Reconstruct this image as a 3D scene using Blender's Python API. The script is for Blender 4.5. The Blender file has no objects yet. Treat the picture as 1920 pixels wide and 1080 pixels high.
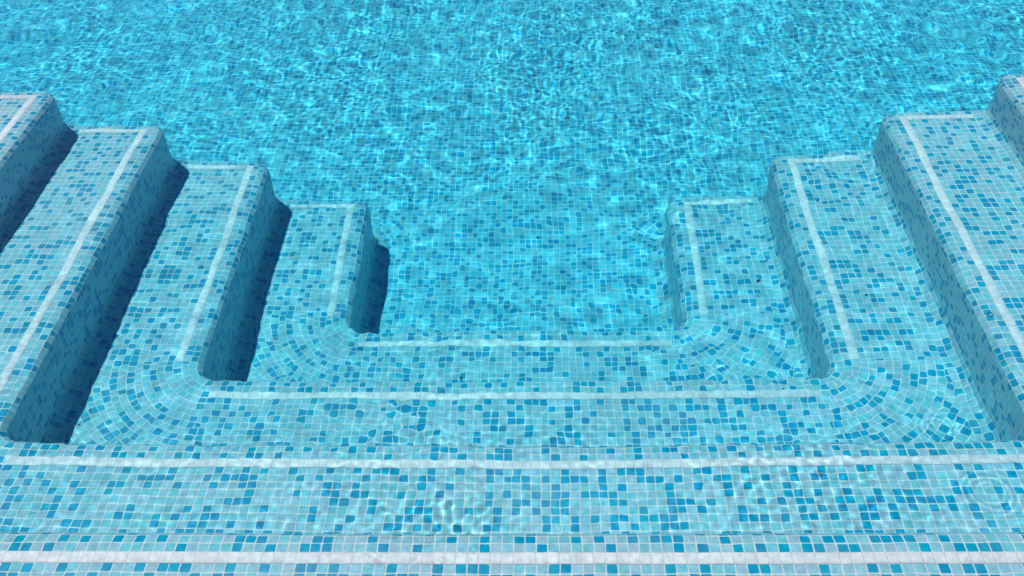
import bpy, bmesh, math, random
import numpy as np
from mathutils import Vector

random.seed(7)
rng = np.random.default_rng(11)
scene = bpy.context.scene
COL = scene.collection

# ------------------------------------------------------------------ measures (metres)
T = 0.025                                   # mosaic pitch
S = T / 0.0173                              # photo-fit unit -> metres
XL, XR = -0.5187 * S, 0.4469 * S            # stripe lines of the deepest step
WL, WR, WF = 0.2700 * S, 0.2766 * S, 0.3000 * S
Y3, YE = 1.7307 * S, 2.2578 * S
D0, H = 0.0800 * S, 0.2252 * S
CAM = (0.0471 * S, 0.0, 1.1762 * S)
PITCH, YAW, ROLL, FPX = 0.6991, -0.0487, -0.0416, 1780.97
RN, RC, RF = 1.6 * T, 2.0 * T, 2.6 * T      # nosing and cove radii, plan radius of the free corners
RE = 1.15 * T                               # tighter edge at the far ends
RP = 2.1 * T                                # plan radius of the pit corners
OFF = RN + 1.5 * T                          # stripe centre -> riser plane
YEND = YE + 0.9 * T + RE                    # far end of every arm
W0, W0F = 160 * T, 36 * T                   # the top step runs on to the pool wall

def zlev(k):
    return -(D0 + H * k)
ZFLOOR = zlev(4)
def planes(k):
    """riser planes of step k: left x, right x, front y"""
    s = 3 - k
    return XL - WL * s + OFF, XR + WR * s - OFF, Y3 - WF * s + OFF

# ------------------------------------------------------------------ mesh helper
class MB:
    def __init__(self):
        self.v, self.f, self.uv, self.flat = [], [], [], set()
        self.isl = 0
    def grid(self, pts, uvs, flat=False):
        """pts[i][j] 3-D points, uvs[i][j] their tile coordinates"""
        n, m = len(pts), len(pts[0])
        b = len(self.v)
        for r in pts:
            self.v.extend(tuple(p) for p in r)
        for i in range(n - 1):
            for j in range(m - 1):
                if flat:
                    self.flat.add(len(self.f))
                self.f.append((b + i * m + j, b + (i + 1) * m + j, b + (i + 1) * m + j + 1, b + i * m + j + 1))
                self.uv.append((uvs[i][j], uvs[i + 1][j], uvs[i + 1][j + 1], uvs[i][j + 1]))
    def offset(self):
        self.isl += 1
        return (self.isl % 7) * 131.0, (self.isl // 7) * 137.0
    def build(self, name, mat, parent=None, merge=True):
        me = bpy.data.meshes.new(name)
        bm = bmesh.new()
        vs = [bm.verts.new(p) for p in self.v]
        lay = bm.loops.layers.uv.new('UVMap')
        for n, (f, uv) in enumerate(zip(self.f, self.uv)):
            try:
                face = bm.faces.new([vs[i] for i in f])
            except ValueError:
                continue
            face.smooth = n not in self.flat
            for l, c in zip(face.loops, uv):
                l[lay].uv = c
        if merge:
            bmesh.ops.remove_doubles(bm, verts=bm.verts, dist=2e-5)
            bmesh.ops.dissolve_degenerate(bm, edges=bm.edges, dist=1e-6)
        bmesh.ops.recalc_face_normals(bm, faces=bm.faces)
        if sum(f.normal.z * f.calc_area() for f in bm.faces) < 0:
            bmesh.ops.reverse_faces(bm, faces=bm.faces)
        bm.to_mesh(me)
        bm.free()
        me.materials.append(mat)
        o = bpy.data.objects.new(name, me)
        COL.objects.link(o)
        if parent is not None:
            o.parent = parent
        return o

def receiver(o):
    o.cycles.is_caustics_receiver = True

# ------------------------------------------------------------------ materials
class NT:
    def __init__(self, nt):
        self.nt = nt
    def node(self, kind, **kw):
        n = self.nt.nodes.new(kind)
        for k, v in kw.items():
            setattr(n, k, v)
        return n
    def link(self, a, b):
        self.nt.links.new(a, b)
    def put(self, sock, v):
        if hasattr(v, 'links'):
            self.link(v, sock)
        else:
            sock.default_value = v
    def math(self, op, a, b=0.0, c=0.0, clamp=False):
        n = self.node('ShaderNodeMath', operation=op, use_clamp=clamp)
        self.put(n.inputs[0], a); self.put(n.inputs[1], b); self.put(n.inputs[2], c)
        return n.outputs[0]
    def vmath(self, op, a, b=(0, 0, 0), scale=None):
        n = self.node('ShaderNodeVectorMath', operation=op)
        self.put(n.inputs[0], a)
        if op == 'SCALE':
            self.put(n.inputs[3], scale)
        else:
            self.put(n.inputs[1], b)
        return n.outputs[0]
    def mix(self, fac, a, b, blend='MIX'):
        n = self.node('ShaderNodeMix', data_type='RGBA', blend_type=blend)
        self.put(n.inputs[0], fac); self.put(n.inputs[6], a); self.put(n.inputs[7], b)
        return n.outputs[2]
    def ramp(self, fac, stops, interp='CONSTANT'):
        n = self.node('ShaderNodeValToRGB')
        cr = n.color_ramp
        cr.interpolation = interp
        while len(cr.elements) < len(stops):
            cr.elements.new(0.5)
        for e, (p, c) in zip(cr.elements, stops):
            e.position = p; e.color = (*c, 1)
        self.put(n.inputs[0], fac)
        return n.outputs[0]
    def maprange(self, v, a, b, c=0.0, d=1.0, smooth=True):
        n = self.node('ShaderNodeMapRange', interpolation_type='SMOOTHSTEP' if smooth else 'LINEAR')
        self.put(n.inputs[0], v)
        for i, x in zip((1, 2, 3, 4), (a, b, c, d)):
            n.inputs[i].default_value = x
        return n.outputs[0]
    def noise(self, vec, scale, detail=2.0, rough=0.5):
        n = self.node('ShaderNodeTexNoise')
        self.put(n.inputs['Vector'], vec)
        n.inputs['Scale'].default_value = scale
        n.inputs['Detail'].default_value = detail
        n.inputs['Roughness'].default_value = rough
        return n

def new_mat(name):
    m = bpy.data.materials.new(name)
    m.use_nodes = True
    m.node_tree.nodes.clear()
    return m, NT(m.node_tree)

def mosaic(name, stops, grout, half=0.449, seed=0.0, rough=0.35, vary=(0.93, 1.06)):
    m, t = new_mat(name)
    out = t.node('ShaderNodeOutputMaterial')
    bsdf = t.node('ShaderNodeBsdfPrincipled')
    uvn = t.node('ShaderNodeUVMap', uv_map='UVMap')
    uv = uvn.outputs[0]
    wob = t.noise(uv, 0.22, 1.0)
    w = t.vmath('MULTIPLY', t.vmath('SUBTRACT', wob.outputs['Color'], (0.5, 0.5, 0.5)), (0.32, 0.32, 0.0))
    uv2 = t.vmath('ADD', uv, w)
    cell = t.vmath('FLOOR', uv2)
    frac = t.vmath('SUBTRACT', t.vmath('FRACTION', uv2), (0.5, 0.5, 0.5))
    wn = t.node('ShaderNodeTexWhiteNoise', noise_dimensions='3D')
    t.link(t.vmath('ADD', cell, (seed, seed * 1.7, seed * 0.3)), wn.inputs['Vector'])
    wn2 = t.node('ShaderNodeTexWhiteNoise', noise_dimensions='3D')
    t.link(t.vmath('ADD', cell, (seed + 91.0, 17.0, 3.0)), wn2.inputs['Vector'])
    jit = t.vmath('SCALE', t.vmath('SUBTRACT', wn2.outputs['Color'], (0.5, 0.5, 0.5)), scale=0.055)
    fr = t.vmath('ADD', frac, jit)
    sep = t.node('ShaderNodeSeparateXYZ')
    t.link(fr, sep.inputs[0])
    ax = t.math('POWER', t.math('ABSOLUTE', sep.outputs[0]), 9.0)
    ay = t.math('POWER', t.math('ABSOLUTE', sep.outputs[1]), 9.0)
    e = t.math('POWER', t.math('ADD', ax, ay), 1.0 / 9.0)
    # edges of the glass pieces are a little uneven
    en = t.noise(uv2, 2.6, 2.0)
    e2 = t.math('ADD', e, t.math('MULTIPLY', t.math('SUBTRACT', en.outputs['Fac'], 0.5), 0.03))
    gm = t.maprange(e2, half - 0.014, half + 0.014)
    clump = t.noise(t.vmath('ADD', cell, (seed * 7.0, 0.0, 0.0)), 0.31, 1.0)         # the mixed sheets clump a little
    pick = t.math('ADD', wn.outputs['Value'], t.math('MULTIPLY', t.math('SUBTRACT', clump.outputs['Fac'], 0.5), 0.45), clamp=True)
    col = t.ramp(pick, stops)
    # tone differs a little from piece to piece
    hsv = t.node('ShaderNodeHueSaturation')
    t.link(col, hsv.inputs['Color'])
    t.link(t.maprange(wn2.outputs['Value'], 0, 1, *vary, False), hsv.inputs['Value'])
    sep2 = t.node('ShaderNodeSeparateColor')
    t.link(wn2.outputs['Color'], sep2.inputs[0])
    t.link(t.maprange(sep2.outputs[0], 0, 1, 0.95, 1.05, False), hsv.inputs['Saturation'])
    t.link(t.maprange(sep2.outputs[1], 0, 1, 0.494, 0.506, False), hsv.inputs['Hue'])
    mot = t.noise(uv2, 1.9, 4.0, 0.6)
    col = t.mix(1.0, hsv.outputs[0], t.ramp(mot.outputs['Fac'], [(0.25, (0.80, 0.82, 0.84)), (0.75, (1.12, 1.10, 1.08))], 'EASE'), 'MULTIPLY')
    sheet = t.node('ShaderNodeTexWhiteNoise', noise_dimensions='3D')
    t.link(t.vmath('FLOOR', t.vmath('SCALE', t.vmath('ADD', cell, (0.5, 0.5, 0.5)), scale=1 / 12.0)), sheet.inputs['Vector'])
    col = t.mix(1.0, col, t.ramp(sheet.outputs['Value'], [(0.0, (0.94, 0.95, 0.95)), (1.0, (1.04, 1.03, 1.03))], 'LINEAR'), 'MULTIPLY')
    scl = t.noise(uv, 0.05, 5.0, 0.7)
    col = t.mix(t.maprange(scl.outputs['Fac'], 0.50, 0.75, 0.0, 0.16), col, (0.62, 0.70, 0.70, 1))
    gn = t.noise(uv, 0.6, 4.0, 0.65)
    gcol = t.mix(gn.outputs['Fac'], (*[c * 0.84 for c in grout], 1), (*[min(1, c * 1.1) for c in grout], 1))
    t.link(t.mix(gm, col, gcol), bsdf.inputs['Base Color'])
    t.link(t.maprange(gm, 0, 1, rough, 0.9, False), bsdf.inputs['Roughness'])
    bsdf.inputs['Specular IOR Level'].default_value = 0.12
    hgt = t.math('SUBTRACT', 1.0, t.maprange(e2, half - 0.10, half + 0.02))
    hgt = t.math('ADD', hgt, t.math('MULTIPLY', mot.outputs['Fac'], 0.25))
    bump = t.node('ShaderNodeBump')
    bump.inputs['Strength'].default_value = 0.35
    bump.inputs['Distance'].default_value = 0.0016
    t.link(hgt, bump.inputs['Height'])
    t.link(bump.outputs[0], bsdf.inputs['Normal'])
    t.link(bsdf.outputs[0], out.inputs[0])
    return m

BLUE, BLUE2 = (0.0, 0.37, 0.60), (0.0, 0.42, 0.62)
FBLUE, FBLUE2 = (0.0, 0.41, 0.64), (0.0, 0.45, 0.65)
LITE, LITE2, LITE3 = (0.30, 0.65, 0.75), (0.37, 0.63, 0.73), (0.22, 0.65, 0.73)
FLITE, FLITE2 = (0.13, 0.66, 0.80), (0.20, 0.68, 0.80)      # the floor mix is bluer
GROUT = (0.74, 0.80, 0.76)
M_step = mosaic('step_mosaic', [(0.0, BLUE), (0.18, BLUE2), (0.31, LITE), (0.58, LITE2), (0.80, LITE3)], GROUT, seed=3.0)
M_floor = mosaic('floor_mosaic', [(0.0, FBLUE), (0.20, FBLUE2), (0.37, FLITE), (0.76, FLITE2), (0.95, LITE)], GROUT, seed=8.0)
WH, WH2 = (0.90, 0.91, 0.91), (0.93, 0.93, 0.93)
M_white = mosaic('white_anti_slip_tile', [(0.0, WH), (0.5, WH2)], (0.70, 0.72, 0.72), half=0.470, seed=5.0, rough=0.6, vary=(0.97, 1.03))

def water_material():
    m, t = new_mat('pool_water')
    out = t.node('ShaderNodeOutputMaterial')
    g = t.node('ShaderNodeBsdfGlass')
    g.inputs['Color'].default_value = (1, 1, 1, 1)
    g.inputs['Roughness'].default_value = 0.0
    g.inputs['IOR'].default_value = 1.333
    t.link(g.outputs[0], out.inputs['Surface'])
    v = t.node('ShaderNodeVolumeAbsorption')
    v.inputs['Color'].default_value = (0.0, 0.93, 0.98, 1)
    geo = t.node('ShaderNodeNewGeometry')
    sp = t.node('ShaderNodeSeparateXYZ')
    t.link(geo.outputs['Position'], sp.inputs[0])
    t.link(t.math('MULTIPLY', t.math('LESS_THAN', sp.outputs[2], 0.06), 0.80), v.inputs['Density'])   # the water ends at its surface
    t.link(v.outputs[0], out.inputs['Volume'])
    return m

# ------------------------------------------------------------------ staircase
A_N = math.pi / 2 * RN
A_S = H - RN - RC
A_C = math.pi / 2 * RC
A_ALL = A_N + A_S + A_C
NROW = round(A_ALL / T)
def prof(a):
    """nosing, riser and cove of one step: (outward offset o, height z, normal o, normal z) at arc length a"""
    if a <= A_N:
        t = a / RN
        return RN * (1 - math.sin(t)), -RN * (1 - math.cos(t)), -math.sin(t), math.cos(t)
    if a <= A_N + A_S:
        return 0.0, -RN - (a - A_N), -1.0, 0.0
    t = (a - A_N - A_S) / RC
    return -RC * (1 - math.cos(t)), -(H - RC) - RC * math.sin(t), -math.cos(t), math.sin(t)
def prof_r(a, rn):
    """the same with another nosing radius"""
    if a <= A_N:
        t = a / RN
        return rn * (1 - math.sin(t)), -rn * (1 - math.cos(t))
    if a <= A_N + A_S:
        return 0.0, -rn - (a - A_N) / A_S * (H - RC - rn)
    return prof(a)[:2]
ARC = [A_ALL * i / NROW for i in range(NROW + 1)]      # one flat facet per row of tile
PH = [math.pi / 2 * i / 8 for i in range(9)]

def step_mesh(k):
    mb = MB()
    xl, xr, yf = planes(k)
    z0 = zlev(k)
    cl, cr, cy = xl + RP, xr - RP, yf + RP          # corner axes in plan
    wl, wr, wf = (WL, WR, WF) if k else (W0 + RC, W0 + RC, W0F + RC)
    info = {}
    for side, xp, w in ((-1, xl, wl), (1, xr, wr)):
        X = lambda o: xp + side * o
        y0, y1 = cy, YEND - RF
        nu = round((y1 - y0) / T)
        nt = round((w - RC - RN) / T)
        p = (w - RC - RN) / nt
        info[side] = (p, nt, (y1 - y0) / nu)
        ou, ov = mb.offset()
        # flat tread of the arm
        os_ = [RN, RN + 3 * p, w - RC]
        ys = [y0 + (y1 - y0) * i / 12 for i in range(13)]
        mb.grid([[(X(o), y, z0) for y in ys] for o in os_],
                [[(ou + (y - y0) / (y1 - y0) * nu, ov + 60 + (o - RN) / p) for y in ys] for o in os_])
        # nosing, riser, cove of the arm
        mb.grid([[(X(prof(a)[0]), y, z0 + prof(a)[1]) for y in ys] for a in ARC],
                [[(ou + (y - y0) / (y1 - y0) * nu, ov + 60 - a / A_ALL * NROW) for y in ys] for a in ARC], True)
        # rounded far edge over the tread, beyond the free corner
        yt = YEND - RE
        RPH = [RN + (RE - RN) * ph / (math.pi / 2) for ph in PH]
        os2 = [RF, RN + 3 * p, w - RC]
        edge = [(y1, 0.0, 0.0)] + [(yt + RE * math.sin(ph), -RE * (1 - math.cos(ph)), ph * RE / T) for ph in PH]
        mb.grid([[(X(o), y, z0 + dz) for y, dz, _ in edge] for o in os2],
                [[(ou + nu + (min(y, yt) - y1) / T + s, ov + 60 + (o - RN) / p) for y, dz, s in edge] for o in os2])
        # flat quarter disc inside the free corner
        rr = [0.0, 0.5, 1.0]
        mb.grid([[(X(RF - r * (RF - q) * math.cos(ph)), y1 + r * (RF - q) * math.sin(ph), z0) for ph, q in zip(PH, RPH)] for r in rr],
                [[(ou + nu + r * (RF - q) * math.sin(ph) / T, ov + 60 + (RF - RN - r * (RF - q) * math.cos(ph)) / T) for ph, q in zip(PH, RPH)] for r in rr])
        # the profile swept round the free corner; the cove of an upper step dies into the far edge
        rows, uvr = [], []
        deep = k == 3
        for a in ARC:
            o, z, no, nz = prof(a)
            v = ov + 60 - a / A_ALL * NROW
            if deep or a <= A_N + A_S + 1e-9:
                q = max(1.0, round((RF - o) * math.pi / 2 / T))
                pr = [prof_r(a, q2) for q2 in RPH]
                row = [(X(RF + (o2 - RF) * math.cos(ph)), y1 + (RF - o2) * math.sin(ph), z0 + z2) for ph, (o2, z2) in zip(PH, pr)]
                rows.append([row[0]] + row)
                uvr.append([(ou + nu, v)] + [(ou + nu + ph / (math.pi / 2) * q, v) for ph in PH])
            else:
                f = (a - A_N - A_S) / A_C
                r = RF + (RE - RF) * f
                row = [(X(o - no * r * (1 - math.cos(ph))), YEND - r + r * math.sin(ph), z0 + z - nz * r * (1 - math.cos(ph))) for ph in PH]
                rows.append([(row[0][0], y1, row[0][2])] + row)
                uvr.append([(ou + nu, v)] + [(ou + nu + (RF - r + ph * r) / T, v) for ph in PH])
        mb.grid(rows, uvr, True)
        # far end wall under the rounded edge
        xe = [(X(o), z0 - RE) for o in (w - RC, RF)]
        if not deep:
            for a in ARC:
                if a < A_N:
                    continue
                o, z, no, nz = prof(a)
                f = max(0.0, (a - A_N - A_S) / A_C)
                r = RF + (RE - RF) * f
                xe.append((X(o - no * r), z0 + z - nz * r))
        zs = [1.0, 0.0]
        ou, ov = mb.offset()
        mb.grid([[(x, YEND, ZFLOOR + (z - ZFLOOR) * f) for f in zs] for x, z in xe],
                [[(ou + x / T, ov + (ZFLOOR + (z - ZFLOOR) * f) / T) for f in zs] for x, z in xe])
    # front run between the corners
    p_f = (wf - RC - RN) / round((wf - RC - RN) / T)
    nt_f = round((wf - RC - RN) / T)
    nf = round((cr - cl) / T)
    ou, ov = mb.offset()
    Y = lambda o: yf - o
    xs = [cl + (cr - cl) * i / 12 for i in range(13)]
    os_ = [RN, RN + 3 * p_f, wf - RC]
    U = lambda x: ou + (x - cl) / (cr - cl) * nf
    mb.grid([[(x, Y(o), z0) for x in xs] for o in os_], [[(U(x), ov + 60 + (o - RN) / p_f) for x in xs] for o in os_])
    mb.grid([[(x, Y(prof(a)[0]), z0 + prof(a)[1]) for x in xs] for a in ARC],
            [[(U(x), ov + 60 - a / A_ALL * NROW) for x in xs] for a in ARC], True)
    # fans of tile round the two pit corners
    NA = 12
    rj = random.Random(40 + k)
    for side, cx, w in ((-1, cl, wl), (1, cr, wr)):
        ps = info[side][0]
        ang = [math.pi / 2 * i / NA for i in range(NA + 1)]
        ou, ov = mb.offset()
        ov += 60
        for i in range(NROW):                        # nosing, riser, cove rows
            sub = [a for a in ARC if A_ALL * i / NROW - 1e-9 <= a <= A_ALL * (i + 1) / NROW + 1e-9]
            om = prof(A_ALL * (i + 0.5) / NROW)[0]
            n = max(1, round(math.pi / 2 * (RP + om) / T))
            mb.grid([[(cx + side * (RP + prof(a)[0]) * math.cos(th), cy - (RP + prof(a)[0]) * math.sin(th), z0 + prof(a)[1]) for th in ang] for a in sub],
                    [[(ou + th / (math.pi / 2) * n, ov - a / A_ALL * NROW) for th in ang] for a in sub], True)
        limx, limy = w - RC + 0.10, wf - RC + 0.10
        for i in range(int(1.5 * max(w, wf) / T)):   # tread rows, ring by ring
            n = max(2, round(math.pi / 2 * (RP + RN + (i + 0.5) * T) / T))
            phase = rj.random() * 0.8
            for j in range(NA):
                quad, uq = [], []
                for (ii, jj) in ((i, j), (i + 1, j), (i + 1, j + 1), (i, j + 1)):
                    th = ang[jj]
                    pp = ps + (p_f - ps) * jj / NA
                    r = RP + RN + ii * pp
                    quad.append((cx + side * r * math.cos(th), cy - r * math.sin(th), z0))
                    uq.append((ou + phase + th / (math.pi / 2) * n, ov + 0.001 + (ii - i) * 0.998 + i))
                if min(abs(q[0] - cx) for q in quad) - RP > limx or min(cy - q[1] for q in quad) - RP > limy:
                    continue
                b = len(mb.v)
                mb.v.extend(quad)
                mb.f.append((b, b + 1, b + 2, b + 3))
                mb.uv.append(tuple(uq))
    return mb, (xl, xr, yf, cl, cr, cy, wl, wr, wf, info, p_f)

def bar(mb, x0, x1, y0, y1, z, along, p, hgt=0.0012, bev=0.0012):
    """low white tile band with softened long edges"""
    xs = [x0, x0 + bev, x1 - bev, x1]
    ys = [y0, y0 + bev, y1 - bev, y1]
    ou, ov = mb.offset()
    def P(i, j):
        edge = i in (0, 3) or j in (0, 3)
        return (xs[i], ys[j], z + (0.0 if edge else hgt))
    def Q(i, j):
        x, y = xs[i], ys[j]
        if along == 'x':
            return (ou + (x - x0) / p, ov + 0.02 + 0.96 * (y - y0) / (y1 - y0))
        return (ou + 0.02 + 0.96 * (x - x0) / (x1 - x0), ov + (y - y0) / p)
    mb.grid([[P(i, j) for j in range(4)] for i in range(4)], [[Q(i, j) for j in range(4)] for i in range(4)])

stairs = bpy.data.objects.new('pool_staircase', None)
COL.objects.link(stairs)
stairs.location = (0, 0, ZFLOOR)
stairs['label'] = 'U-shaped pool staircase of pale and blue mosaic with white edge stripes, under water'
stairs['category'] = 'staircase'

ZB = 0.0009
for k in range(4):
    mb, (xl, xr, yf, cl, cr, cy, wl, wr, wf, info, p_f) = step_mesh(k)
    st = mb.build('step', M_step, stairs)
    st.location = (0, 0, -ZFLOOR)
    receiver(st)
    z = zlev(k) + ZB
    for side, xp, w in ((-1, xl, wl), (1, xr, wr)):
        p, nt, q = info[side]
        sb = MB()
        ye = YE + 1.5 * q
        a, b = xp + side * (RN + p), xp + side * (RN + 2 * p)
        bar(sb, min(a, b) - 0.002, max(a, b) + 0.002, cy, ye - q, z, 'y', q)
        c = xp + side * (w - RC)
        b += side * 0.0022
        bar(sb, min(b, c), max(b, c), ye - 2 * q - 0.003, ye - q, z, 'x', p)
        s = sb.build('edge_stripe', M_white, st, merge=False)
        receiver(s)
    sb = MB()
    bar(sb, cl, cr, yf - RN - 2 * p_f - 0.002, yf - RN - p_f + 0.002, z, 'x', (cr - cl) / round((cr - cl) / T))
    s = sb.build('edge_stripe', M_white, st, merge=False)
    receiver(s)

# ------------------------------------------------------------------ pool floor and walls
X0L, X0R, Y0F = planes(0)
BX0, BX1, BY0, BY1 = X0L - W0, X0R + W0, Y0F - W0F, 10.5
fb = MB()
xs = np.linspace(BX0 - 0.05, BX1 + 0.05, 9); ys = np.linspace(BY0 - 0.05, BY1 + 0.05, 13)
fb.grid([[(x, y, ZFLOOR) for y in ys] for x in xs], [[(x / T + 400.3, y / T + 400.4) for y in ys] for x in xs])
floor = fb.build('pool_floor', M_floor)
floor['kind'] = 'structure'
receiver(floor)
# fan of tile on the floor round the free corners of the deepest step
x3l, x3r, _ = planes(3)
for side, cx in ((-1, x3l - RF), (1, x3r + RF)):
    fm = MB()
    ou, ov = fm.offset()
    r0 = RF + RC - 0.004
    for i in range(4):
        n = round((r0 + (i + 0.5) * T) * 1.75 / T)
        ang = [-0.09 + 1.75 * j / 16 for j in range(17)]
        fm.grid([[(cx - side * (r0 + q * T) * math.cos(t), YEND - RF + (r0 + q * T) * math.sin(t), ZFLOOR + 0.0008 - 0.0001 * q) for t in ang] for q in (i, i + 1)],
                [[(ou + j / 16 * n, ov + 0.001 + 0.998 * (q - i) + i) for j in range(17)] for q in (i, i + 1)])
    fan = fm.build('corner_fan', M_floor, floor, merge=False)
    receiver(fan)
wb = MB()
for (ax, ay, bx, by) in ((BX0, BY0, BX1, BY0), (BX1, BY0, BX1, BY1), (BX1, BY1, BX0, BY1), (BX0, BY1, BX0, BY0)):
    L = math.hypot(bx - ax, by - ay)
    ou, ov = wb.offset()
    fs = [i / 8 for i in range(9)]
    zz = [ZFLOOR - 0.02, -0.4, 0.13]
    wb.grid([[(ax + (bx - ax) * f, ay + (by - ay) * f, z) for z in zz] for f in fs], [[(ou + L * f / T, ov + z / T) for z in zz] for f in fs])
wall = wb.build('pool_wall', M_step)
wall['label'] = 'mosaic pool wall round the basin, outside the picture'
wall['category'] = 'wall'
wall['kind'] = 'structure'
receiver(wall)

# ------------------------------------------------------------------ water surface
def water_height(x, y):
    h = np.zeros_like(x)
    def waves(n, l0, l1, slope, seed):
        r = np.random.default_rng(seed)
        out = np.zeros_like(x)
        for _ in range(n):
            lam = math.exp(r.uniform(math.log(l0), math.log(l1)))
            k = 2 * math.pi / lam
            th = r.uniform(0, 2 * math.pi)
            a = slope / k * r.uniform(0.5, 1.3)
            out += a * np.cos(k * (math.cos(th) * x + math.sin(th) * y) + r.uniform(0, 6.283))
        return out / math.sqrt(n / 2)
    def env(seed, l0, l1):
        e = waves(8, l0, l1, 1.0, seed)
        e = e / (e.std() + 1e-9)
        return np.clip(0.5 + 0.35 * e, 0.0, 1.2)
    far = np.clip((y - 3.3) / 1.3, 0, 1); far = far * far * (3 - 2 * far)
    front = np.clip((2.25 - y) / 0.5, 0, 1); front = front * front * (3 - 2 * front)
    h += waves(40, 0.28, 0.90, 0.011, 1) * (0.85 + 0.4 * far)
    h += waves(70, 0.090, 0.24, 0.0135, 2) * (0.58 + 0.30 * far) * (0.6 + 0.6 * env(21, 0.8, 2.5))
    h += waves(80, 0.028, 0.062, 0.010, 3) * (0.30 + 0.58 * far) * (0.5 + 0.6 * env(22, 0.5, 1.6))
    h += waves(90, 0.022, 0.044, 0.013, 4) * (0.12 + 0.6 * front) * (0.40 + 0.6 * env(23, 0.35, 1.1)) * (y < 3.2)
    # rings left by drops and bubbles, and one patch of cat's-paw ripples
    for (cx, cy, r0, sg, lam, slope) in ((1.043, 2.041, 0.038, 0.016, 0.017, 0.014), (1.076, 2.060, 0.034, 0.014, 0.016, 0.015),
                                         (1.078, 1.600, 0.050, 0.026, 0.018, 0.016),
                                         (1.081, 3.360, 0.110, 0.060, 0.040, 0.008), (-0.408, 3.123, 0.0, 0.022, 0.050, 0.04),
                                         (-0.649, 1.811, 0.020, 0.012, 0.026, 0.014), (1.300, 2.238, 0.012, 0.010, 0.018, 0.008)):
        m = (abs(x - cx) < 0.5) & (abs(y - cy) < 0.5)
        r = np.hypot(x[m] - cx, y[m] - cy)
        h[m] += slope * lam / 6.283 * np.cos(6.283 * (r - r0) / lam) * np.exp(-((r - r0) / sg) ** 2)
    m = (abs(x + 0.286) < 0.5) & (abs(y - 1.52) < 0.4)
    r = np.hypot((x[m] + 0.286) * 0.8, y[m] - 1.52)
    full, xx, yy = x, x[m], y[m]
    q = np.zeros_like(xx)
    g = np.random.default_rng(5)
    for _ in range(36):
        lam = g.uniform(0.020, 0.042); th = g.uniform(0, 6.283); k = 6.283 / lam
        q += 0.018 / k / 4.2 * np.cos(k * (math.cos(th) * xx + math.sin(th) * yy) + g.uniform(0, 6.283))
    h[m] += q * np.exp(-(r / 0.085) ** 2)
    return h

NX, NY = 1600, 1300
u = np.linspace(-1, 1, NX)
xs = (BX0 + BX1) / 2 + (BX1 - BX0 + 0.04) / 2 * (0.55 * u + 0.45 * u ** 3)
tt = np.linspace(0, 1, NY)
ys = BY0 - 0.02 + (BY1 - BY0 + 0.04) * (0.45 * tt + 0.55 * tt ** 2.2)
gx, gy = np.meshgrid(xs, ys)
gz = water_height(gx, gy)
co = np.stack([gx, gy, gz], -1).reshape(-1, 3).astype(np.float32)
i = np.arange(NY - 1)[:, None] * NX + np.arange(NX - 1)[None, :]
faces = np.stack([i, i + 1, i + NX + 1, i + NX], -1).reshape(-1, 4).astype(np.int32)
me = bpy.data.meshes.new('water')
me.vertices.add(len(co)); me.vertices.foreach_set('co', co.ravel())
me.loops.add(faces.size); me.loops.foreach_set('vertex_index', faces.ravel())
me.polygons.add(len(faces)); me.polygons.foreach_set('loop_start', np.arange(0, faces.size, 4, dtype=np.int32))
me.update(calc_edges=True)
me.polygons.foreach_set('use_smooth', np.ones(len(faces), dtype=bool))
me.materials.append(water_material())
water = bpy.data.objects.new('water', me)
COL.objects.link(water)
water['kind'] = 'structure'
water.cycles.is_caustics_caster = True

# ------------------------------------------------------------------ bubbles on the surface, flecks on the tiles
def bubble_material():
    m, t = new_mat('bubble_film')
    out = t.node('ShaderNodeOutputMaterial')
    tr = t.node('ShaderNodeBsdfTransparent')
    gl = t.node('ShaderNodeBsdfGlossy')
    gl.inputs['Roughness'].default_value = 0.06
    lw = t.node('ShaderNodeLayerWeight')
    lw.inputs['Blend'].default_value = 0.35
    mx = t.node('ShaderNodeMixShader')
    t.link(t.math('MULTIPLY', lw.outputs['Fresnel'], 0.9), mx.inputs[0])
    t.link(tr.outputs[0], mx.inputs[1]); t.link(gl.outputs[0], mx.inputs[2])
    t.link(mx.outputs[0], out.inputs['Surface'])
    return m
M_bubble = bubble_material()

def bubble(x, y, r, label):
    bm = bmesh.new()
    bmesh.ops.create_uvsphere(bm, u_segments=24, v_segments=16, radius=r)
    for v in list(bm.verts):
        if v.co.z < -0.2 * r:
            bm.verts.remove(v)
    for v in bm.verts:                               # a meniscus flares out at the foot
        if v.co.z < 0.12 * r:
            v.co.x *= 1.18; v.co.y *= 1.18; v.co.z -= 0.1 * r
        v.co.z *= 0.8
    for f in bm.faces:
        f.smooth = True
    me = bpy.data.meshes.new('air_bubble')
    bm.to_mesh(me); bm.free()
    me.materials.append(M_bubble)
    o = bpy.data.objects.new('air_bubble', me)
    o.location = (x, y, float(water_height(np.array([x]), np.array([y]))[0]) + 0.0004)
    o['label'] = label; o['category'] = 'bubble'; o['group'] = 'air bubbles on the water'
    COL.objects.link(o)
bubble(1.071, 1.870, 0.0045, 'tiny clear bubble by the right riser foot, farther of the closest bubble pair')
bubble(1.080, 1.845, 0.0040, 'tiny clear bubble by the right riser foot, nearer of the closest bubble pair')
bubble(1.053, 1.765, 0.0045, 'tiny clear bubble floating alone between the ring ripple and the close bubble pair')
bubble(1.223, 1.713, 0.0040, 'tiny clear bubble over the second step edge, closest to the right picture border')
bubble(1.300, 2.238, 0.0085, 'largest clear bubble on the right side, floating beside the second step white stripe')
bubble(-0.649, 1.811, 0.0120, 'round clear bubble over the left corner fan of the deepest step')

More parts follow.
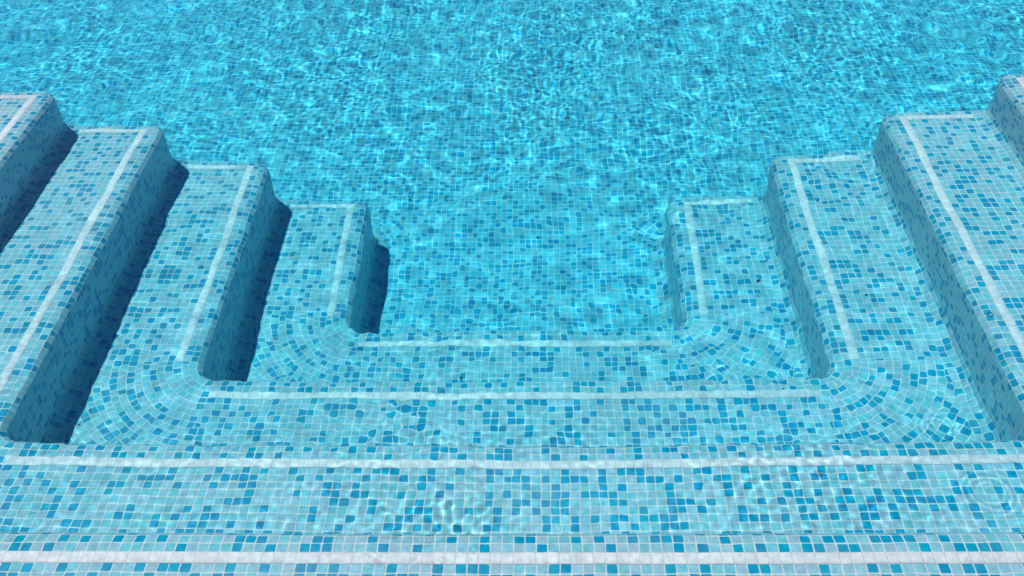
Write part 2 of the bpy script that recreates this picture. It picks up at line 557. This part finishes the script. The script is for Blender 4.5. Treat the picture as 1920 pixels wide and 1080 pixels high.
def fleck_material():
    m, t = new_mat('dry_leaf_crumb')
    out = t.node('ShaderNodeOutputMaterial')
    b = t.node('ShaderNodeBsdfPrincipled')
    tc = t.node('ShaderNodeTexCoord')
    n = t.noise(tc.outputs['Object'], 300.0, 3.0)
    t.link(t.mix(n.outputs['Fac'], (0.02, 0.03, 0.02, 1), (0.08, 0.09, 0.05, 1)), b.inputs['Base Color'])
    b.inputs['Roughness'].default_value = 0.8
    t.link(b.outputs[0], out.inputs[0])
    return m
M_fleck = fleck_material()
def fleck(x, y, k, size, stretch, label):
    r = random.Random(int((x + 9) * 1e4) + k)
    bm = bmesh.new()
    bmesh.ops.create_icosphere(bm, subdivisions=2, radius=size)
    a = r.uniform(0, 3.14)
    for v in bm.verts:
        c = v.co * r.uniform(0.72, 1.2)
        c.x *= stretch; c.z *= 0.3
        v.co = (c.x * math.cos(a) - c.y * math.sin(a), c.x * math.sin(a) + c.y * math.cos(a), c.z + 0.25 * size + 0.1 * c.x)
    me = bpy.data.meshes.new('leaf_crumb')
    bm.to_mesh(me); bm.free()
    me.materials.append(M_fleck)
    o = bpy.data.objects.new('leaf_crumb', me)
    o.location = (x, y, zlev(k) + 0.0006)
    o['label'] = label; o['category'] = 'debris'; o['group'] = 'dark crumbs lying on the tiles'
    COL.objects.link(o)
    receiver(o)
fleck(-1.378, 1.935, 2, 0.0032, 1.0, 'dark crumb beside the shadow tip in the left corner of the third step')
fleck(-1.364, 1.996, 2, 0.0028, 1.2, 'dark crumb a little above the shadow tip, left fan of the third step')
fleck(-1.444, 1.957, 2, 0.0045, 1.3, 'dark crumb lying in the deep shadow at the left corner of the third step')
fleck(-0.232, 2.344, 3, 0.0045, 0.9, 'dark crumb on the front run of the deepest step, left of its middle')
fleck(0.440, 2.464, 3, 0.0040, 1.1, 'dark crumb on the front run of the deepest step, right of its middle')
fleck(0.580, 2.382, 3, 0.0050, 1.0, 'dark crumb on the right corner fan of the deepest step')
fleck(0.457, 2.856, 4, 0.0045, 1.8, 'longish dark crumb on the pool floor by the right inner corner')
fleck(0.517, 2.860, 4, 0.0040, 1.0, 'round dark crumb on the pool floor, tight against the right inner corner cove')
fleck(0.859, 3.225, 3, 0.0035, 1.0, 'dark crumb just under the far white stripe on the right arm of the deepest step')
fleck(0.922, 2.895, 3, 0.0035, 1.5, 'dark crumb halfway along the right arm of the deepest step by the riser foot')
fleck(0.869, 2.793, 3, 0.0050, 2.2, 'thin dark twig piece on the near half of the right arm of the deepest step')
fleck(-1.563, 3.148, 1, 0.0035, 1.0, 'dark crumb near the far white stripe on the left arm of the second step')
fleck(1.096, 2.998, 2, 0.0050, 1.0, 'dark crumb on the far half of the right arm of the third step')
fleck(1.151, 2.489, 2, 0.0050, 1.2, 'dark crumb on the near half of the right arm of the third step')
fleck(0.798, 2.085, 2, 0.0030, 2.0, 'dark crumb at the right end of the front white stripe of the third step')
fleck(-0.545, 3.560, 4, 0.0050, 1.1, 'dark crumb on the pool floor beyond the left arm of the deepest step')
fleck(0.021, 3.327, 4, 0.0050, 1.4, 'dark crumb on the pool floor in the middle of the bay between the arms')

# ------------------------------------------------------------------ sun and sky
tx, ty = 0.23, -0.16                               # light direction in the water, per unit of depth
tw = math.hypot(tx, ty)
s_air = 1.333 * math.sin(math.atan(tw))
elev = math.pi / 2 - math.asin(s_air)
hx, hy = tx / tw, ty / tw
d = Vector((hx * s_air, hy * s_air, -math.sin(elev)))
sl = bpy.data.lights.new('sun', 'SUN')
sl.energy = 4.8
sl.angle = math.radians(0.8)
sl.color = (1.0, 0.98, 0.95)
sl.cycles.is_caustics_light = True
sun = bpy.data.objects.new('sun', sl)
sun.rotation_euler = d.to_track_quat('-Z', 'Y').to_euler()
sun.location = (-3, 5, 9)
COL.objects.link(sun)

w = bpy.data.worlds.new('World')
scene.world = w
w.use_nodes = True
nt = w.node_tree
sky = nt.nodes.new('ShaderNodeTexSky')
sky.sky_type = 'NISHITA'
sky.sun_disc = False
sky.ozone_density = 8.0
sky.dust_density = 0.0
sky.altitude = 2500
sky.sun_elevation = elev
sky.sun_rotation = math.atan2(-hx, -hy)
nt.links.new(sky.outputs[0], nt.nodes['Background'].inputs[0])
nt.nodes['Background'].inputs[1].default_value = 0.12

# ------------------------------------------------------------------ camera
cd = bpy.data.cameras.new('camera')
cam = bpy.data.objects.new('camera', cd)
COL.objects.link(cam)
cd.sensor_width = 36
cd.lens = FPX / 1920 * 36
cd.clip_end = 200
cd.clip_start = 0.02
F0 = Vector((math.sin(YAW), math.cos(YAW), 0)); Rt = Vector((math.cos(YAW), -math.sin(YAW), 0))
F = F0 * math.cos(PITCH) + Vector((0, 0, -1)) * math.sin(PITCH)
U = Rt.cross(F)
R2 = Rt * math.cos(ROLL) + U * math.sin(ROLL)
U2 = U * math.cos(ROLL) - Rt * math.sin(ROLL)
from mathutils import Matrix
cam.matrix_world = Matrix(((R2.x, U2.x, -F.x, CAM[0]), (R2.y, U2.y, -F.y, CAM[1]), (R2.z, U2.z, -F.z, CAM[2]), (0, 0, 0, 1)))
scene.camera = cam

# ------------------------------------------------------------------ render settings
scene.render.engine = 'CYCLES'
scene.view_settings.view_transform = 'Standard'
scene.view_settings.look = 'None'
scene.view_settings.exposure = 0.06
scene.view_settings.gamma = 1.0
cy_ = scene.cycles
cy_.caustics_refractive = True
cy_.caustics_reflective = False
cy_.max_bounces = 10
cy_.diffuse_bounces = 4
cy_.transmission_bounces = 8
cy_.use_denoising = True
cy_.volume_max_steps = 8
cy_.sample_clamp_indirect = 4.0
